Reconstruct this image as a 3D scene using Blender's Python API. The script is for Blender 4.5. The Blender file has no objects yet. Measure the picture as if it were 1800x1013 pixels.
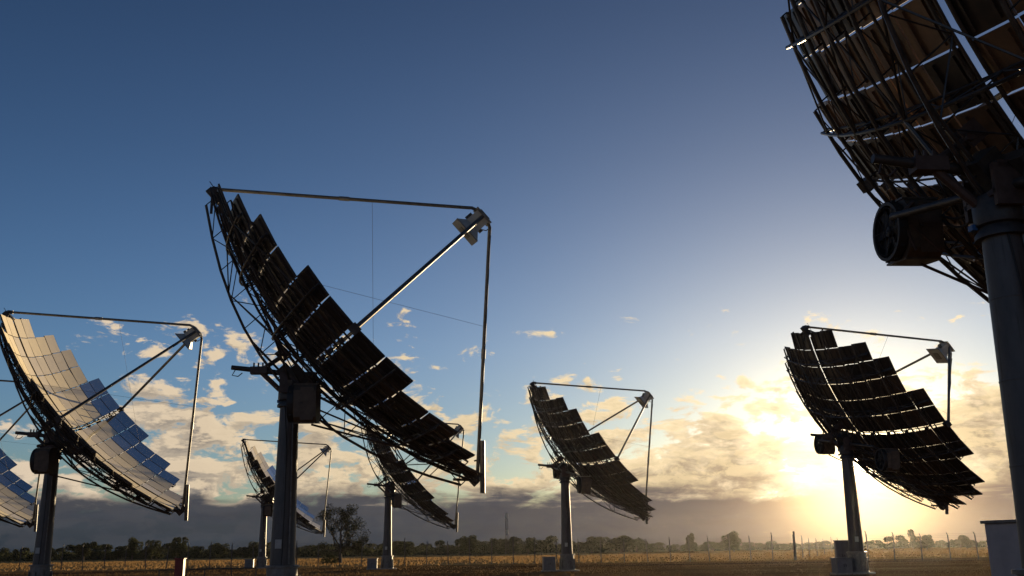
import bpy, math, random
import numpy as np
from mathutils import Vector, Matrix, noise as mnoise

random.seed(7)
rng = np.random.default_rng(7)
scene = bpy.context.scene
col = scene.collection
R = math.radians

# ------------------------------------------------------------------ camera
CAM_H, CAM_T, CAM_ROLL, CAM_F = 1.7075, 0.26281, 0.01487, 1707.4   # height, tilt, roll, focal (in 1800 px wide frame)
cam_d = bpy.data.cameras.new("camera")
cam = bpy.data.objects.new("camera", cam_d)
col.objects.link(cam)
cam_d.sensor_width = 36.0
cam_d.lens = CAM_F / 1800.0 * 36.0
cam_d.clip_start = 0.1
cam_d.clip_end = 6000.0
_fw = Vector((0, math.cos(CAM_T), math.sin(CAM_T)))
_r0 = Vector((1, 0, 0))
_u0 = Vector((0, -math.sin(CAM_T), math.cos(CAM_T)))
_c, _s = math.cos(CAM_ROLL), math.sin(CAM_ROLL)
_r = _r0 * _c - _u0 * _s
_u = _r0 * _s + _u0 * _c
cam.matrix_world = Matrix((( _r.x, _u.x, -_fw.x, 0), (_r.y, _u.y, -_fw.y, 0), (_r.z, _u.z, -_fw.z, CAM_H), (0, 0, 0, 1)))
scene.camera = cam


def pixel_dir(px, py):
    u = (px - 900) / CAM_F
    v = (506.5 - py) / CAM_F
    return (_fw + _r * u + _u * v).normalized()


def ground_at(px, dist):
    """point on the ground on the bearing of photo column px, dist metres deep"""
    d = pixel_dir(px, 965)
    return Vector((d.x / d.y * dist, dist, 0.0))


# ------------------------------------------------------------------ sky and sun
SUN_AZ, SUN_EL = R(19.36), R(4.42)
SUN = Vector((math.sin(SUN_AZ) * math.cos(SUN_EL), math.cos(SUN_AZ) * math.cos(SUN_EL), math.sin(SUN_EL)))

world = bpy.data.worlds.new("World")
scene.world = world
world.use_nodes = True
nt = world.node_tree
nt.nodes.clear()


class NB:
    """tiny node-graph builder"""
    def __init__(self, nt):
        self.nt = nt

    def _in(self, sock, v):
        if hasattr(v, "is_output"):
            self.nt.links.new(v, sock)
        else:
            sock.default_value = v

    def math(self, op, a, b=None, c=None, clamp=False):
        n = self.nt.nodes.new("ShaderNodeMath")
        n.operation = op
        n.use_clamp = clamp
        self._in(n.inputs[0], a)
        if b is not None:
            self._in(n.inputs[1], b)
        if c is not None:
            self._in(n.inputs[2], c)
        return n.outputs[0]

    def vmath(self, op, a, b=None, out=0):
        n = self.nt.nodes.new("ShaderNodeVectorMath")
        n.operation = op
        self._in(n.inputs[0], a)
        if b is not None:
            if op == "SCALE":
                self._in(n.inputs[3], b)
            else:
                self._in(n.inputs[1], b)
        return n.outputs[out]

    def noise(self, vec, scale, detail=6.0, rough=0.55, dist=0.0):
        n = self.nt.nodes.new("ShaderNodeTexNoise")
        if vec is not None:
            self._in(n.inputs["Vector"], vec)
        n.inputs["Scale"].default_value = scale
        n.inputs["Detail"].default_value = detail
        n.inputs["Roughness"].default_value = rough
        n.inputs["Distortion"].default_value = dist
        return n.outputs["Fac"]

    def ramp(self, fac, stops, interp="LINEAR"):
        n = self.nt.nodes.new("ShaderNodeValToRGB")
        n.color_ramp.interpolation = interp
        els = n.color_ramp.elements
        while len(els) < len(stops):
            els.new(0.5)
        for e, (p, c) in zip(els, stops):
            e.position = p
            if isinstance(c, (int, float)):
                c = (c, c, c)
            e.color = (c[0], c[1], c[2], 1)
        self._in(n.inputs[0], fac)
        return n.outputs[0]

    def smooth(self, x, lo, hi):
        n = self.nt.nodes.new("ShaderNodeMapRange")
        n.interpolation_type = "SMOOTHSTEP"
        self._in(n.inputs["Value"], x)
        self._in(n.inputs["From Min"], lo)
        self._in(n.inputs["From Max"], hi)
        return n.outputs["Result"]

    def mix(self, f, a, b, mode="MIX"):
        n = self.nt.nodes.new("ShaderNodeMix")
        n.data_type = "RGBA"
        n.blend_type = mode
        n.clamp_factor = True
        self._in(n.inputs[0], f)
        self._in(n.inputs[6], a if hasattr(a, "is_output") else (*a, 1))
        self._in(n.inputs[7], b if hasattr(b, "is_output") else (*b, 1))
        return n.outputs[2]

    def scale_col(self, c, f):
        """constant colour times a scalar socket"""
        return self.vmath("SCALE", c, f)

    def add(self, a, b):
        return self.vmath("ADD", a, b)


W = NB(nt)
tc = nt.nodes.new("ShaderNodeTexCoord")
D = tc.outputs["Generated"]
sep = nt.nodes.new("ShaderNodeSeparateXYZ")
nt.links.new(D, sep.inputs[0])
dz = sep.outputs["Z"]
cosang = W.vmath("DOT_PRODUCT", D, tuple(SUN), out=1)
ang = W.math("MULTIPLY", W.math("ARCCOSINE", W.math("MINIMUM", W.math("MAXIMUM", cosang, -1.0), 1.0)), 180 / math.pi)

sky = nt.nodes.new("ShaderNodeTexSky")
sky.sky_type = "NISHITA"
sky.sun_disc = False
sky.sun_elevation = SUN_EL
sky.sun_rotation = SUN_AZ
sky.altitude = 50
sky.air_density = 1.0
sky.dust_density = 0.6
sky.ozone_density = 2.0
SKY_STRENGTH = 0.10
skyc = W.vmath("SCALE", sky.outputs[0], SKY_STRENGTH)
skyc = W.vmath("MULTIPLY", skyc, (0.66, 0.91, 1.38))
skyc = W.vmath("SCALE", skyc, W.ramp(dz, [(0.0, 1.0), (0.2, 0.98), (0.38, 0.72), (0.58, 0.50), (1.0, 0.40)]))


def expo(width):
    return W.math("EXPONENT", W.math("MULTIPLY", ang, -1.0 / width))


# bright air and thin cloud round the sun
aure = W.scale_col((2.6, 2.1, 1.15), W.math("EXPONENT", W.math("MULTIPLY", W.math("MULTIPLY", ang, ang), -1.0 / 13.0)))
aure = W.add(aure, W.scale_col((0.66, 0.39, 0.14), expo(5.2)))
aure = W.add(aure, W.scale_col((0.090, 0.066, 0.066), expo(13.0)))
base = W.add(skyc, aure)

# cumulus banks low over the horizon
flat = W.vmath("MULTIPLY", D, (1.0, 1.0, 2.4))
big = W.noise(flat, 5.5, 3.0, 0.5)
n1 = W.noise(flat, 24.0, 12.0, 0.60, 0.35)
n_up = W.noise(W.vmath("ADD", flat, (0.003, 0.006, 0.021)), 24.0, 6.0, 0.58, 0.35)
cover = W.ramp(dz, [(0.0, 0.57), (0.055, 0.545), (0.085, 0.49), (0.12, 0.465), (0.14, 0.425), (0.17, 0.395), (0.215, 0.385), (0.25, 0.25), (0.45, 0.1)])
dens = W.math("ADD", W.math("ADD", W.math("SUBTRACT", n1, 0.97), W.math("MULTIPLY", W.math("MULTIPLY", expo(22.0), 0.18), W.smooth(dz, 0.185, 0.13))), W.math("ADD", cover, W.math("MULTIPLY", W.math("SUBTRACT", big, 0.5), 0.45)))
alpha = W.smooth(dens, -0.005, 0.09)
thick = W.smooth(dens, 0.03, 0.30)
under = W.smooth(W.math("SUBTRACT", n_up, n1), -0.08, 0.07)
lit = W.mix(W.smooth(ang, 8.0, 55.0), (0.68, 0.53, 0.31), (0.70, 0.57, 0.43))
dark = W.mix(W.smooth(ang, 8.0, 45.0), (0.27, 0.20, 0.14), (0.155, 0.150, 0.155))
cl = W.mix(W.math("MULTIPLY", under, W.math("ADD", 0.45, W.math("MULTIPLY", thick, 0.55))), lit, dark)
cl = W.add(cl, W.vmath("SCALE", aure, 0.5))
rim = W.math("MULTIPLY", W.math("SUBTRACT", 1.0, thick), W.math("MULTIPLY", expo(16.0), 0.60))
cl = W.add(cl, W.scale_col((1.0, 0.85, 0.58), rim))
c1 = W.mix(alpha, base, cl)

# stratus shelf on the horizon
edge = W.math("ADD", W.math("MULTIPLY", W.noise(W.vmath("MULTIPLY", D, (1.0, 1.0, 7.0)), 6.0, 6.0, 0.55), 0.6), W.math("MULTIPLY", n1, 0.4))
streak = W.noise(W.vmath("MULTIPLY", D, (1.0, 1.0, 14.0)), 5.0, 7.0, 0.6)
top = W.math("ADD", 0.057, W.math("MULTIPLY", W.math("SUBTRACT", edge, 0.5), 0.085))
shelf = W.smooth(W.math("SUBTRACT", top, dz), -0.006, 0.012)
shelf_c = W.mix(W.smooth(dz, 0.0, 0.075), (0.020, 0.034, 0.054), (0.060, 0.064, 0.080))
shelf_c = W.vmath("SCALE", shelf_c, W.math("ADD", 0.62, W.math("MULTIPLY", streak, 0.76)))
shelf_c = W.add(shelf_c, W.vmath("MULTIPLY", aure, W.mix(W.smooth(ang, 10.0, 2.5), (0.46, 0.36, 0.40), (1.0, 0.86, 0.72))))
gapm = W.math("MULTIPLY", W.smooth(streak, 0.56, 0.70), W.smooth(dz, 0.028, 0.05))
c2 = W.mix(W.math("MULTIPLY", shelf, W.math("SUBTRACT", 0.97, W.math("MULTIPLY", gapm, 0.7))), c1, shelf_c)

disc = W.smooth(ang, 0.34, 0.24)
c3 = W.add(W.add(c2, W.scale_col((7.0, 5.8, 3.6), W.math("EXPONENT", W.math("MULTIPLY", W.math("MULTIPLY", ang, ang), -1.0 / 0.8)))), W.scale_col((90.0, 72.0, 42.0), disc))
bg = nt.nodes.new("ShaderNodeBackground")
nt.links.new(c3, bg.inputs[0])
bg.inputs[1].default_value = 0.785
wo = nt.nodes.new("ShaderNodeOutputWorld")
nt.links.new(bg.outputs[0], wo.inputs[0])

sun_d = bpy.data.lights.new("sun", "SUN")
sun_d.energy = 5.0
sun_d.angle = R(0.5)
sun_d.color = (1.0, 0.75, 0.43)
sun = bpy.data.objects.new("sun", sun_d)
col.objects.link(sun)
sun.rotation_euler = SUN.to_track_quat("Z", "Y").to_euler()
sun.location = (0, 0, 60)

scene.view_settings.view_transform = "Standard"
scene.view_settings.look = "None"
scene.view_settings.exposure = 0.35
scene.view_settings.gamma = 1.0
scene.view_settings.use_curve_mapping = False
scene.render.engine = "CYCLES"
scene.cycles.max_bounces = 6
scene.cycles.volume_bounces = 0
scene.cycles.use_denoising = True
scene.cycles.sample_clamp_indirect = 6.0


# ------------------------------------------------------------------ materials
def new_mat(name):
    m = bpy.data.materials.new(name)
    m.use_nodes = True
    t = m.node_tree
    b = t.nodes["Principled BSDF"]
    return m, t, b, NB(t)


def simple_mat(name, c1_, c2_, rough=0.5, metal=0.0, scale=3.0, spec=0.5, bump=0.0, stretch=(1, 1, 1), detail=5.0):
    m, t, b, N = new_mat(name)
    tcn = t.nodes.new("ShaderNodeTexCoord")
    v = N.vmath("MULTIPLY", tcn.outputs["Object"], stretch)
    f = N.noise(v, scale, detail, 0.6)
    c = N.ramp(f, [(0.33, c1_), (0.67, c2_)])
    t.links.new(c, b.inputs["Base Color"])
    b.inputs["Metallic"].default_value = metal
    rr = N.math("ADD", rough - 0.1, N.math("MULTIPLY", f, 0.2))
    t.links.new(rr, b.inputs["Roughness"])
    b.inputs["Specular IOR Level"].default_value = spec
    if bump:
        bn = t.nodes.new("ShaderNodeBump")
        bn.inputs["Strength"].default_value = bump
        bn.inputs["Distance"].default_value = 0.02
        t.links.new(f, bn.inputs["Height"])
        t.links.new(bn.outputs[0], b.inputs["Normal"])
    return m


M = {}
M["galv"] = simple_mat("galvanised_steel", (0.11, 0.113, 0.116), (0.20, 0.204, 0.208), 0.45, 0.55, 6.0)
M["pole"] = simple_mat("pole_steel", (0.062, 0.063, 0.064), (0.12, 0.12, 0.12), 0.5, 0.25, 2.2, stretch=(1, 1, 0.35), bump=0.08)
M["truss"] = simple_mat("truss_steel", (0.045, 0.043, 0.042), (0.10, 0.096, 0.092), 0.42, 0.5, 4.0)
M["rust"] = simple_mat("weathered_steel", (0.06, 0.04, 0.033), (0.11, 0.08, 0.068), 0.6, 0.2, 5.0)
M["dark"] = simple_mat("dark_casting", (0.035, 0.034, 0.034), (0.07, 0.068, 0.066), 0.5, 0.2, 6.0)
M["black"] = simple_mat("black_rubber", (0.015, 0.015, 0.016), (0.03, 0.03, 0.03), 0.6, 0.0, 8.0)
M["grey_paint"] = simple_mat("pale_grey_paint", (0.36, 0.38, 0.37), (0.46, 0.48, 0.47), 0.45, 0.0, 5.0)
M["cream_paint"] = simple_mat("dull_cream_paint", (0.06, 0.048, 0.038), (0.12, 0.092, 0.066), 0.5, 0.0, 4.0)
M["cabinet"] = simple_mat("cabinet_paint", (0.13, 0.13, 0.14), (0.18, 0.18, 0.19), 0.45, 0.0, 3.0)
M["cabinet_pale"] = simple_mat("pale_cabinet_paint", (0.34, 0.34, 0.36), (0.44, 0.44, 0.45), 0.5, 0.0, 3.0)
M["concrete"] = simple_mat("concrete", (0.24, 0.23, 0.21), (0.38, 0.36, 0.33), 0.85, 0.0, 7.0, bump=0.3)
M["red"] = simple_mat("red_paint", (0.14, 0.010, 0.010), (0.20, 0.016, 0.014), 0.5, 0.0, 5.0)
M["blue"] = simple_mat("blue_plastic", (0.03, 0.12, 0.30), (0.04, 0.15, 0.36), 0.5)
M["bark"] = simple_mat("bark", (0.06, 0.045, 0.035), (0.13, 0.10, 0.08), 0.9, 0.0, 9.0, bump=0.4)
M["wire"] = simple_mat("fence_wire", (0.05, 0.045, 0.04), (0.09, 0.085, 0.08), 0.6, 0.2, 5.0)

# rain streaks and stains down the posts
m = M["pole"]
t = m.node_tree
N = NB(t)
b = t.nodes["Principled BSDF"]
tcn = t.nodes.new("ShaderNodeTexCoord")
st_ = N.noise(N.vmath("MULTIPLY", tcn.outputs["Object"], (9.0, 9.0, 0.55)), 1.0, 6.0, 0.65)
old = b.inputs["Base Color"].links[0].from_socket
t.links.new(N.mix(N.smooth(st_, 0.50, 0.72), old, (0.045, 0.036, 0.030)), b.inputs["Base Color"])

# mirror glass: silvered; most panels carry dew and dust that scatter the low sun, some leave it out to stand for another dish's shadow
def mirror_mat(name, film_lo, film_hi):
    m, t, b, N = new_mat(name)
    tcn = t.nodes.new("ShaderNodeTexCoord")
    oi = t.nodes.new("ShaderNodeObjectInfo")
    f = N.noise(N.vmath("ADD", tcn.outputs["Object"], N.vmath("SCALE", (13.0, 7.0, 5.0), oi.outputs["Random"])), 2.2, 6.0, 0.6)
    t.links.new(N.ramp(f, [(0.3, (0.80, 0.80, 0.79)), (0.7, (0.90, 0.90, 0.89))]), b.inputs["Base Color"])
    b.inputs["Metallic"].default_value = 1.0
    t.links.new(N.math("ADD", 0.02, N.math("MULTIPLY", N.smooth(f, 0.35, 0.75), 0.08)), b.inputs["Roughness"])
    film = t.nodes.new("ShaderNodeBsdfDiffuse")
    film.inputs["Color"].default_value = (0.95, 0.84, 0.62, 1)
    mx = t.nodes.new("ShaderNodeMixShader")
    amt = N.math("ADD", N.math("MULTIPLY", f, 0.45), N.math("MULTIPLY", oi.outputs["Random"], 0.55))
    t.links.new(N.math("ADD", film_lo, N.math("MULTIPLY", amt, film_hi - film_lo)), mx.inputs[0])
    t.links.new(b.outputs[0], mx.inputs[1])
    t.links.new(film.outputs[0], mx.inputs[2])
    t.links.new(mx.outputs[0], t.nodes["Material Output"].inputs[0])
    return m


M["mirror"] = mirror_mat("dewy_mirror_glass", 0.52, 0.99)
M["mirror_shaded"] = mirror_mat("shaded_mirror_glass", 0.0, 0.10)  # shaded copy of the glass: no film, so no sunlit cream

# backs of the mirror panels: painted sheet, each a little different
def backing_mat(name, stops):
    m, t, b, N = new_mat(name)
    tcn = t.nodes.new("ShaderNodeTexCoord")
    oi = t.nodes.new("ShaderNodeObjectInfo")
    f = N.noise(N.vmath("ADD", tcn.outputs["Object"], N.vmath("SCALE", (13.0, 7.0, 5.0), oi.outputs["Random"])), 2.5, 5.0, 0.6)
    tone = N.math("ADD", N.math("MULTIPLY", f, 0.5), N.math("MULTIPLY", oi.outputs["Random"], 0.5))
    t.links.new(N.ramp(tone, stops), b.inputs["Base Color"])
    b.inputs["Metallic"].default_value = 0.25
    t.links.new(N.math("ADD", 0.32, N.math("MULTIPLY", f, 0.2)), b.inputs["Roughness"])
    return m


M["backing"] = backing_mat("panel_backing", [(0.25, (0.030, 0.028, 0.027)), (0.5, (0.056, 0.048, 0.042)), (0.8, (0.115, 0.082, 0.060))])
M["backing_tan"] = backing_mat("bounce_lit_panel_backing", [(0.25, (0.045, 0.038, 0.033)), (0.45, (0.10, 0.068, 0.045)), (0.6, (0.19, 0.115, 0.065)), (0.85, (0.30, 0.18, 0.095))])  # nearest dish: warm bounce light put into the backing colour


def leaf_mat(name, ca, cb, trans=0.3):
    m, t, b, N = new_mat(name)
    geo = t.nodes.new("ShaderNodeNewGeometry")
    c = N.ramp(geo.outputs["Random Per Island"], [(0.0, ca), (1.0, cb)])
    t.links.new(c, b.inputs["Base Color"])
    b.inputs["Roughness"].default_value = 0.7
    b.inputs["Specular IOR Level"].default_value = 0.0
    tr = t.nodes.new("ShaderNodeBsdfTranslucent")
    t.links.new(c, tr.inputs[0])
    mx = t.nodes.new("ShaderNodeMixShader")
    mx.inputs[0].default_value = trans
    t.links.new(b.outputs[0], mx.inputs[1])
    t.links.new(tr.outputs[0], mx.inputs[2])
    out = t.nodes["Material Output"]
    t.links.new(mx.outputs[0], out.inputs[0])
    return m


M["leaf"] = leaf_mat("gum_leaves", (0.035, 0.042, 0.022), (0.085, 0.088, 0.045))
M["grass"] = leaf_mat("dry_grass", (0.19, 0.110, 0.045), (0.33, 0.21, 0.095), 0.5)


M["dark_leaf"] = leaf_mat("dark_gum_leaves", (0.016, 0.019, 0.011), (0.042, 0.044, 0.024), 0.2)
M["soil_grass"] = leaf_mat("short_dry_grass", (0.13, 0.075, 0.030), (0.25, 0.155, 0.065), 0.4)


def ground_mat(name, a, b_, c_, s1, s2):
    m, t, b, N = new_mat(name)
    t.nodes.remove(b)
    tcn = t.nodes.new("ShaderNodeTexCoord")
    P = tcn.outputs["Object"]
    f1 = N.noise(N.vmath("MULTIPLY", P, (0.55, 1.0, 1.0)), s1, 8.0, 0.65)
    f2 = N.noise(P, s2, 6.0, 0.7)
    f3 = N.noise(N.vmath("MULTIPLY", P, (0.02, 0.30, 1.0)), 1.0, 4.0, 0.6)        # worn wheel lines along the rows
    base_c = N.ramp(N.math("ADD", N.math("MULTIPLY", f1, 0.65), N.math("MULTIPLY", f3, 0.35)), [(0.38, a), (0.51, b_), (0.64, c_)])
    base_c = N.mix(N.math("MULTIPLY", f2, 0.5), base_c, (0.05, 0.028, 0.015))
    df = t.nodes.new("ShaderNodeBsdfDiffuse")
    df.inputs["Roughness"].default_value = 0.8
    t.links.new(base_c, df.inputs["Color"])
    bn = t.nodes.new("ShaderNodeBump")
    bn.inputs["Strength"].default_value = 0.35
    bn.inputs["Distance"].default_value = 0.10
    t.links.new(N.math("ADD", f1, f2), bn.inputs["Height"])
    t.links.new(bn.outputs[0], df.inputs["Normal"])
    t.links.new(df.outputs[0], t.nodes["Material Output"].inputs[0])
    return m


M["ground"] = ground_mat("red_brown_soil", (0.16, 0.075, 0.032), (0.26, 0.140, 0.060), (0.38, 0.235, 0.105), 0.12, 2.3)
M["field"] = ground_mat("dry_grass_field", (0.38, 0.23, 0.09), (0.48, 0.31, 0.13), (0.56, 0.39, 0.18), 0.05, 1.1)
M["track"] = ground_mat("bare_track", (0.10, 0.05, 0.03), (0.15, 0.085, 0.05), (0.20, 0.12, 0.07), 0.2, 3.0)


# ------------------------------------------------------------------ mesh building
class MB:
    def __init__(self):
        self.v = []
        self.f = []
        self.mi = []

    def face(self, idx, mat=0):
        self.f.append(tuple(idx))
        self.mi.append(mat)

    def box(self, c, size, mtx=None, mat=0):
        c = Vector(c)
        n = len(self.v)
        for sx in (-.5, .5):
            for sy in (-.5, .5):
                for sz in (-.5, .5):
                    p = Vector((sx * size[0], sy * size[1], sz * size[2]))
                    if mtx is not None:
                        p = mtx @ p
                    self.v.append(tuple(c + p))
        for q in ((0, 1, 3, 2), (4, 6, 7, 5), (0, 4, 5, 1), (2, 3, 7, 6), (0, 2, 6, 4), (1, 5, 7, 3)):
            self.face([n + k for k in q], mat)
        return self

    def tube(self, pts, r, n=6, mat=0, cap=True):
        pts = [Vector(p) for p in pts]
        rs = r if isinstance(r, (list, tuple)) else [r] * len(pts)
        ref = None
        rings = []
        for i, p in enumerate(pts):
            if i == 0:
                d = pts[1] - pts[0]
            elif i == len(pts) - 1:
                d = pts[-1] - pts[-2]
            else:
                d = (pts[i + 1] - p).normalized() + (p - pts[i - 1]).normalized()
            d.normalize()
            if ref is None:
                ref = Vector((0, 0, 1)) if abs(d.z) < 0.9 else Vector((1, 0, 0))
            a = (ref - d * ref.dot(d)).normalized()
            ref = a
            b_ = d.cross(a)
            st = len(self.v)
            for k in range(n):
                th = 2 * math.pi * k / n
                self.v.append(tuple(p + (a * math.cos(th) + b_ * math.sin(th)) * rs[i]))
            rings.append(st)
        for i in range(len(rings) - 1):
            for k in range(n):
                k2 = (k + 1) % n
                self.face((rings[i] + k, rings[i] + k2, rings[i + 1] + k2, rings[i + 1] + k), mat)
        if cap:
            self.face([rings[0] + k for k in reversed(range(n))], mat)
            self.face([rings[-1] + k for k in range(n)], mat)
        return self

    def lathe(self, prof, n=24, axis=Matrix.Identity(4), mat=0):
        """profile [(r, z)] round local z"""
        st = len(self.v)
        for r, z in prof:
            for k in range(n):
                th = 2 * math.pi * k / n
                self.v.append(tuple(axis @ Vector((r * math.cos(th), r * math.sin(th), z))))
        for i in range(len(prof) - 1):
            for k in range(n):
                k2 = (k + 1) % n
                self.face((st + i * n + k, st + i * n + k2, st + (i + 1) * n + k2, st + (i + 1) * n + k), mat)
        self.face([st + k for k in reversed(range(n))], mat)
        self.face([st + (len(prof) - 1) * n + k for k in range(n)], mat)
        return self

    def mesh(self, name, mats, smooth=False, sharp=True):
        me = bpy.data.meshes.new(name)
        me.from_pydata(self.v, [], self.f)
        for mm in (mats if isinstance(mats, (list, tuple)) else [mats]):
            me.materials.append(mm)
        me.polygons.foreach_set("material_index", self.mi)
        if smooth:
            me.polygons.foreach_set("use_smooth", [True] * len(me.polygons))
            if sharp:
                me.set_sharp_from_angle(angle=R(40))
        me.update()
        return me


def bevel(ob, w=0.012, seg=2):
    md = ob.modifiers.new("bevel", "BEVEL")
    md.width = w
    md.segments = seg
    md.limit_method = "ANGLE"
    return ob


def link(name, data, parent=None, mtx=None, label=None, cat=None, group=None, kind=None):
    o = bpy.data.objects.new(name, data)
    col.objects.link(o)
    if parent is not None:
        o.parent = parent
    if mtx is not None:
        o.matrix_local = mtx
    for k, val in (("label", label), ("category", cat), ("group", group), ("kind", kind)):
        if val:
            o[k] = val
    return o


# ------------------------------------------------------------------ the setting: ground
def sheet(name, x0, x1, y0, y1, z, mat, nx=1, ny=1, wob=0.0, kind="structure"):
    xs = np.linspace(x0, x1, nx + 1)
    ys = np.linspace(y0, y1, ny + 1)
    v, f = [], []
    for j, yy in enumerate(ys):
        for i, xx in enumerate(xs):
            dy = 0.0
            if wob and (j == 0 or j == ny):
                dy = wob * (mnoise.noise(Vector((xx * 0.03, j * 7.3, 1.7))) + 0.6 * mnoise.noise(Vector((xx * 0.21, j * 3.1, 4.0))))
            v.append((xx, yy + dy, z))
    for j in range(ny):
        for i in range(nx):
            a = j * (nx + 1) + i
            f.append((a, a + 1, a + nx + 2, a + nx + 1))
    me = bpy.data.meshes.new(name)
    me.from_pydata(v, [], f)
    me.materials.append(mat)
    return link(name, me, kind=kind)


sheet("ground", -650, 650, -150, 525, 0.0, M["ground"])
sheet("field", -645, 645, 116, 520, 0.012, M["field"], 300, 1, 2.0)
sheet("dirt_track", -300, 300, 97, 105, 0.008, M["track"], 200, 1, 1.2)


# dry grass standing in tufts (nobody could count it)
def grass_patch(name, n, x0, x1, y0, y1, h0, h1, w, mat, label="dry brown grass tufts scattered over the bare soil"):
    x = rng.uniform(x0, x1, n * 2)
    y = rng.uniform(y0, y1, n * 2)
    keep = np.abs(x) < (y * 0.62 + 6)
    val = np.array([mnoise.noise(Vector((a * 0.09, b_ * 0.16, 0.3))) for a, b_ in zip(x, y)])
    keep &= val > rng.uniform(-0.5, 0.45, n * 2)
    x, y = x[keep][:n], y[keep][:n]
    k = len(x)
    th = rng.uniform(0, 2 * np.pi, k)
    h = rng.uniform(h0, h1, k)
    lean = rng.normal(0, 0.35, (k, 2)) * h[:, None]
    ww = rng.uniform(0.6, 1.4, k) * w
    v = np.zeros((k, 3, 3))
    v[:, 0] = np.stack([x - np.cos(th) * ww, y - np.sin(th) * ww, np.full(k, -0.01)], 1)
    v[:, 1] = np.stack([x + np.cos(th) * ww, y + np.sin(th) * ww, np.full(k, -0.01)], 1)
    v[:, 2] = np.stack([x + lean[:, 0], y + lean[:, 1], h], 1)
    me = bpy.data.meshes.new(name)
    me.from_pydata(v.reshape(-1, 3).tolist(), [], np.arange(k * 3).reshape(-1, 3).tolist())
    me.materials.append(mat)
    return link(name, me, label=label, cat="grass", kind="stuff")


grass_patch("dry_grass", 45000, -75, 75, 30, 118, 0.03, 0.11, 0.030, M["soil_grass"])
grass_patch("field_grass", 45000, -170, 170, 118, 270, 0.12, 0.32, 0.10, M["grass"], "tall pale dry grass covering the field beyond the wire fence")


# ------------------------------------------------------------------ solar dish
PITCH, GAP, FL = 1.149, 0.227, 8.3
HUB, CV, ZREC = 7.58, 1.28, 7.81
AZ, EL, TW = 1.50332, 0.71898, 0.22676
HALF = {1: 2, 2: 4, 3: 5, 4: 5, 5: 6, 6: 6}


def surf(h, v):
    return (h * h + v * v) / (4 * FL)


def back_off(h, v):
    if abs(h) < 0.3:
        return 0.62 + 0.85 * max(0.0, 1 - v * v / 47.0)      # the deep middle truss
    r2 = h * h + v * v
    return 0.34 + 0.42 * max(0.0, 1 - r2 / 48.0)


# mirror panel: slightly dished glass on a backing tray, facing local +Y
def panel_mesh(glass, back):
    mb = MB()
    hw = 0.546
    hv = 0.553
    xs = (-1, -1 / 3, 1 / 3, 1)
    for zz in xs:
        for xx in xs:
            a, b_ = xx * hw, zz * hv
            mb.v.append((a, (a * a + b_ * b_) / (11 * FL), b_))
    for j in range(3):
        for i in range(3):
            a = j * 4 + i
            mb.face((a, a + 4, a + 5, a + 1), 0)
    st = 16
    for y in (-0.05, None):
        for (xx, zz) in ((-1, -1), (1, -1), (1, 1), (-1, 1)):
            mb.v.append((xx * hw, y if y is not None else (hw * hw + hv * hv) / (11 * FL), zz * hv))
    mb.face((st, st + 1, st + 2, st + 3), 1)
    for k in range(4):
        k2 = (k + 1) % 4
        mb.face((st + 4 + k, st + 4 + k2, st + k2, st + k), 1)
    for xx in (-0.30, 0.30):                       # stiffeners on the back
        mb.box((xx, -0.075, 0), (0.06, 0.05, 0.94), mat=1)
    me = mb.mesh("mirror_panel", [glass, back])
    me.polygons.foreach_set("use_smooth", [k < 9 for k in range(len(me.polygons))])
    return me


def flat_of(arc):
    """distance from the axis of a point this far along the parabola"""
    x = arc
    for _ in range(4):
        x = arc - x ** 3 / (24 * FL * FL)
    return x


PANEL = panel_mesh(M["mirror"], M["backing"])
PANEL_SHADED = panel_mesh(M["mirror_shaded"], M["backing"])
PANEL_TAN = panel_mesh(M["mirror"], M["backing_tan"])
SLOTS = []
for row in range(1, 13):
    rr = row if row <= 6 else 13 - row
    v = (6.5 - rr) * PITCH + GAP / 2
    for k in range(HALF[rr]):
        for s in (-1, 1):
            dry = s < 0 and k + 1 >= {5: 5, 6: 5, 7: 5, 8: 4, 9: 4, 10: 4, 11: 4}.get(row, 9)  # block of panels given the shaded glass, a neighbour's shadow put into material
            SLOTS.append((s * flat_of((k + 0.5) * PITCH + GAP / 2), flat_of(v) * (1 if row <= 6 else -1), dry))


def slot_mtx(h, v, jit):
    nrm = Vector((-h / (2 * FL), 1, -v / (2 * FL))).normalized()
    nrm = (nrm + Vector((jit.gauss(0, 0.008), 0, jit.gauss(0, 0.008)))).normalized()
    xa = Vector((1, 0, 0))
    xa = (xa - nrm * xa.dot(nrm)).normalized()
    za = xa.cross(nrm)
    return Matrix(((xa.x, nrm.x, za.x, h), (xa.y, nrm.y, za.y, surf(h, v)), (xa.z, nrm.z, za.z, v), (0, 0, 0, 1)))


# space frame behind the mirrors: curved trusses of inner chord, outer chord, lacing
def rib_reach(h):
    a = abs(h)
    for lim, rows in ((2.3, 6), (4.6, 5), (5.7, 4), (6.9, 2)):
        if a <= lim:
            return rows * PITCH + GAP / 2
    return 2.0


DISH_MESHES = []   # (name, mesh, sub [(name, mesh)])


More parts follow.
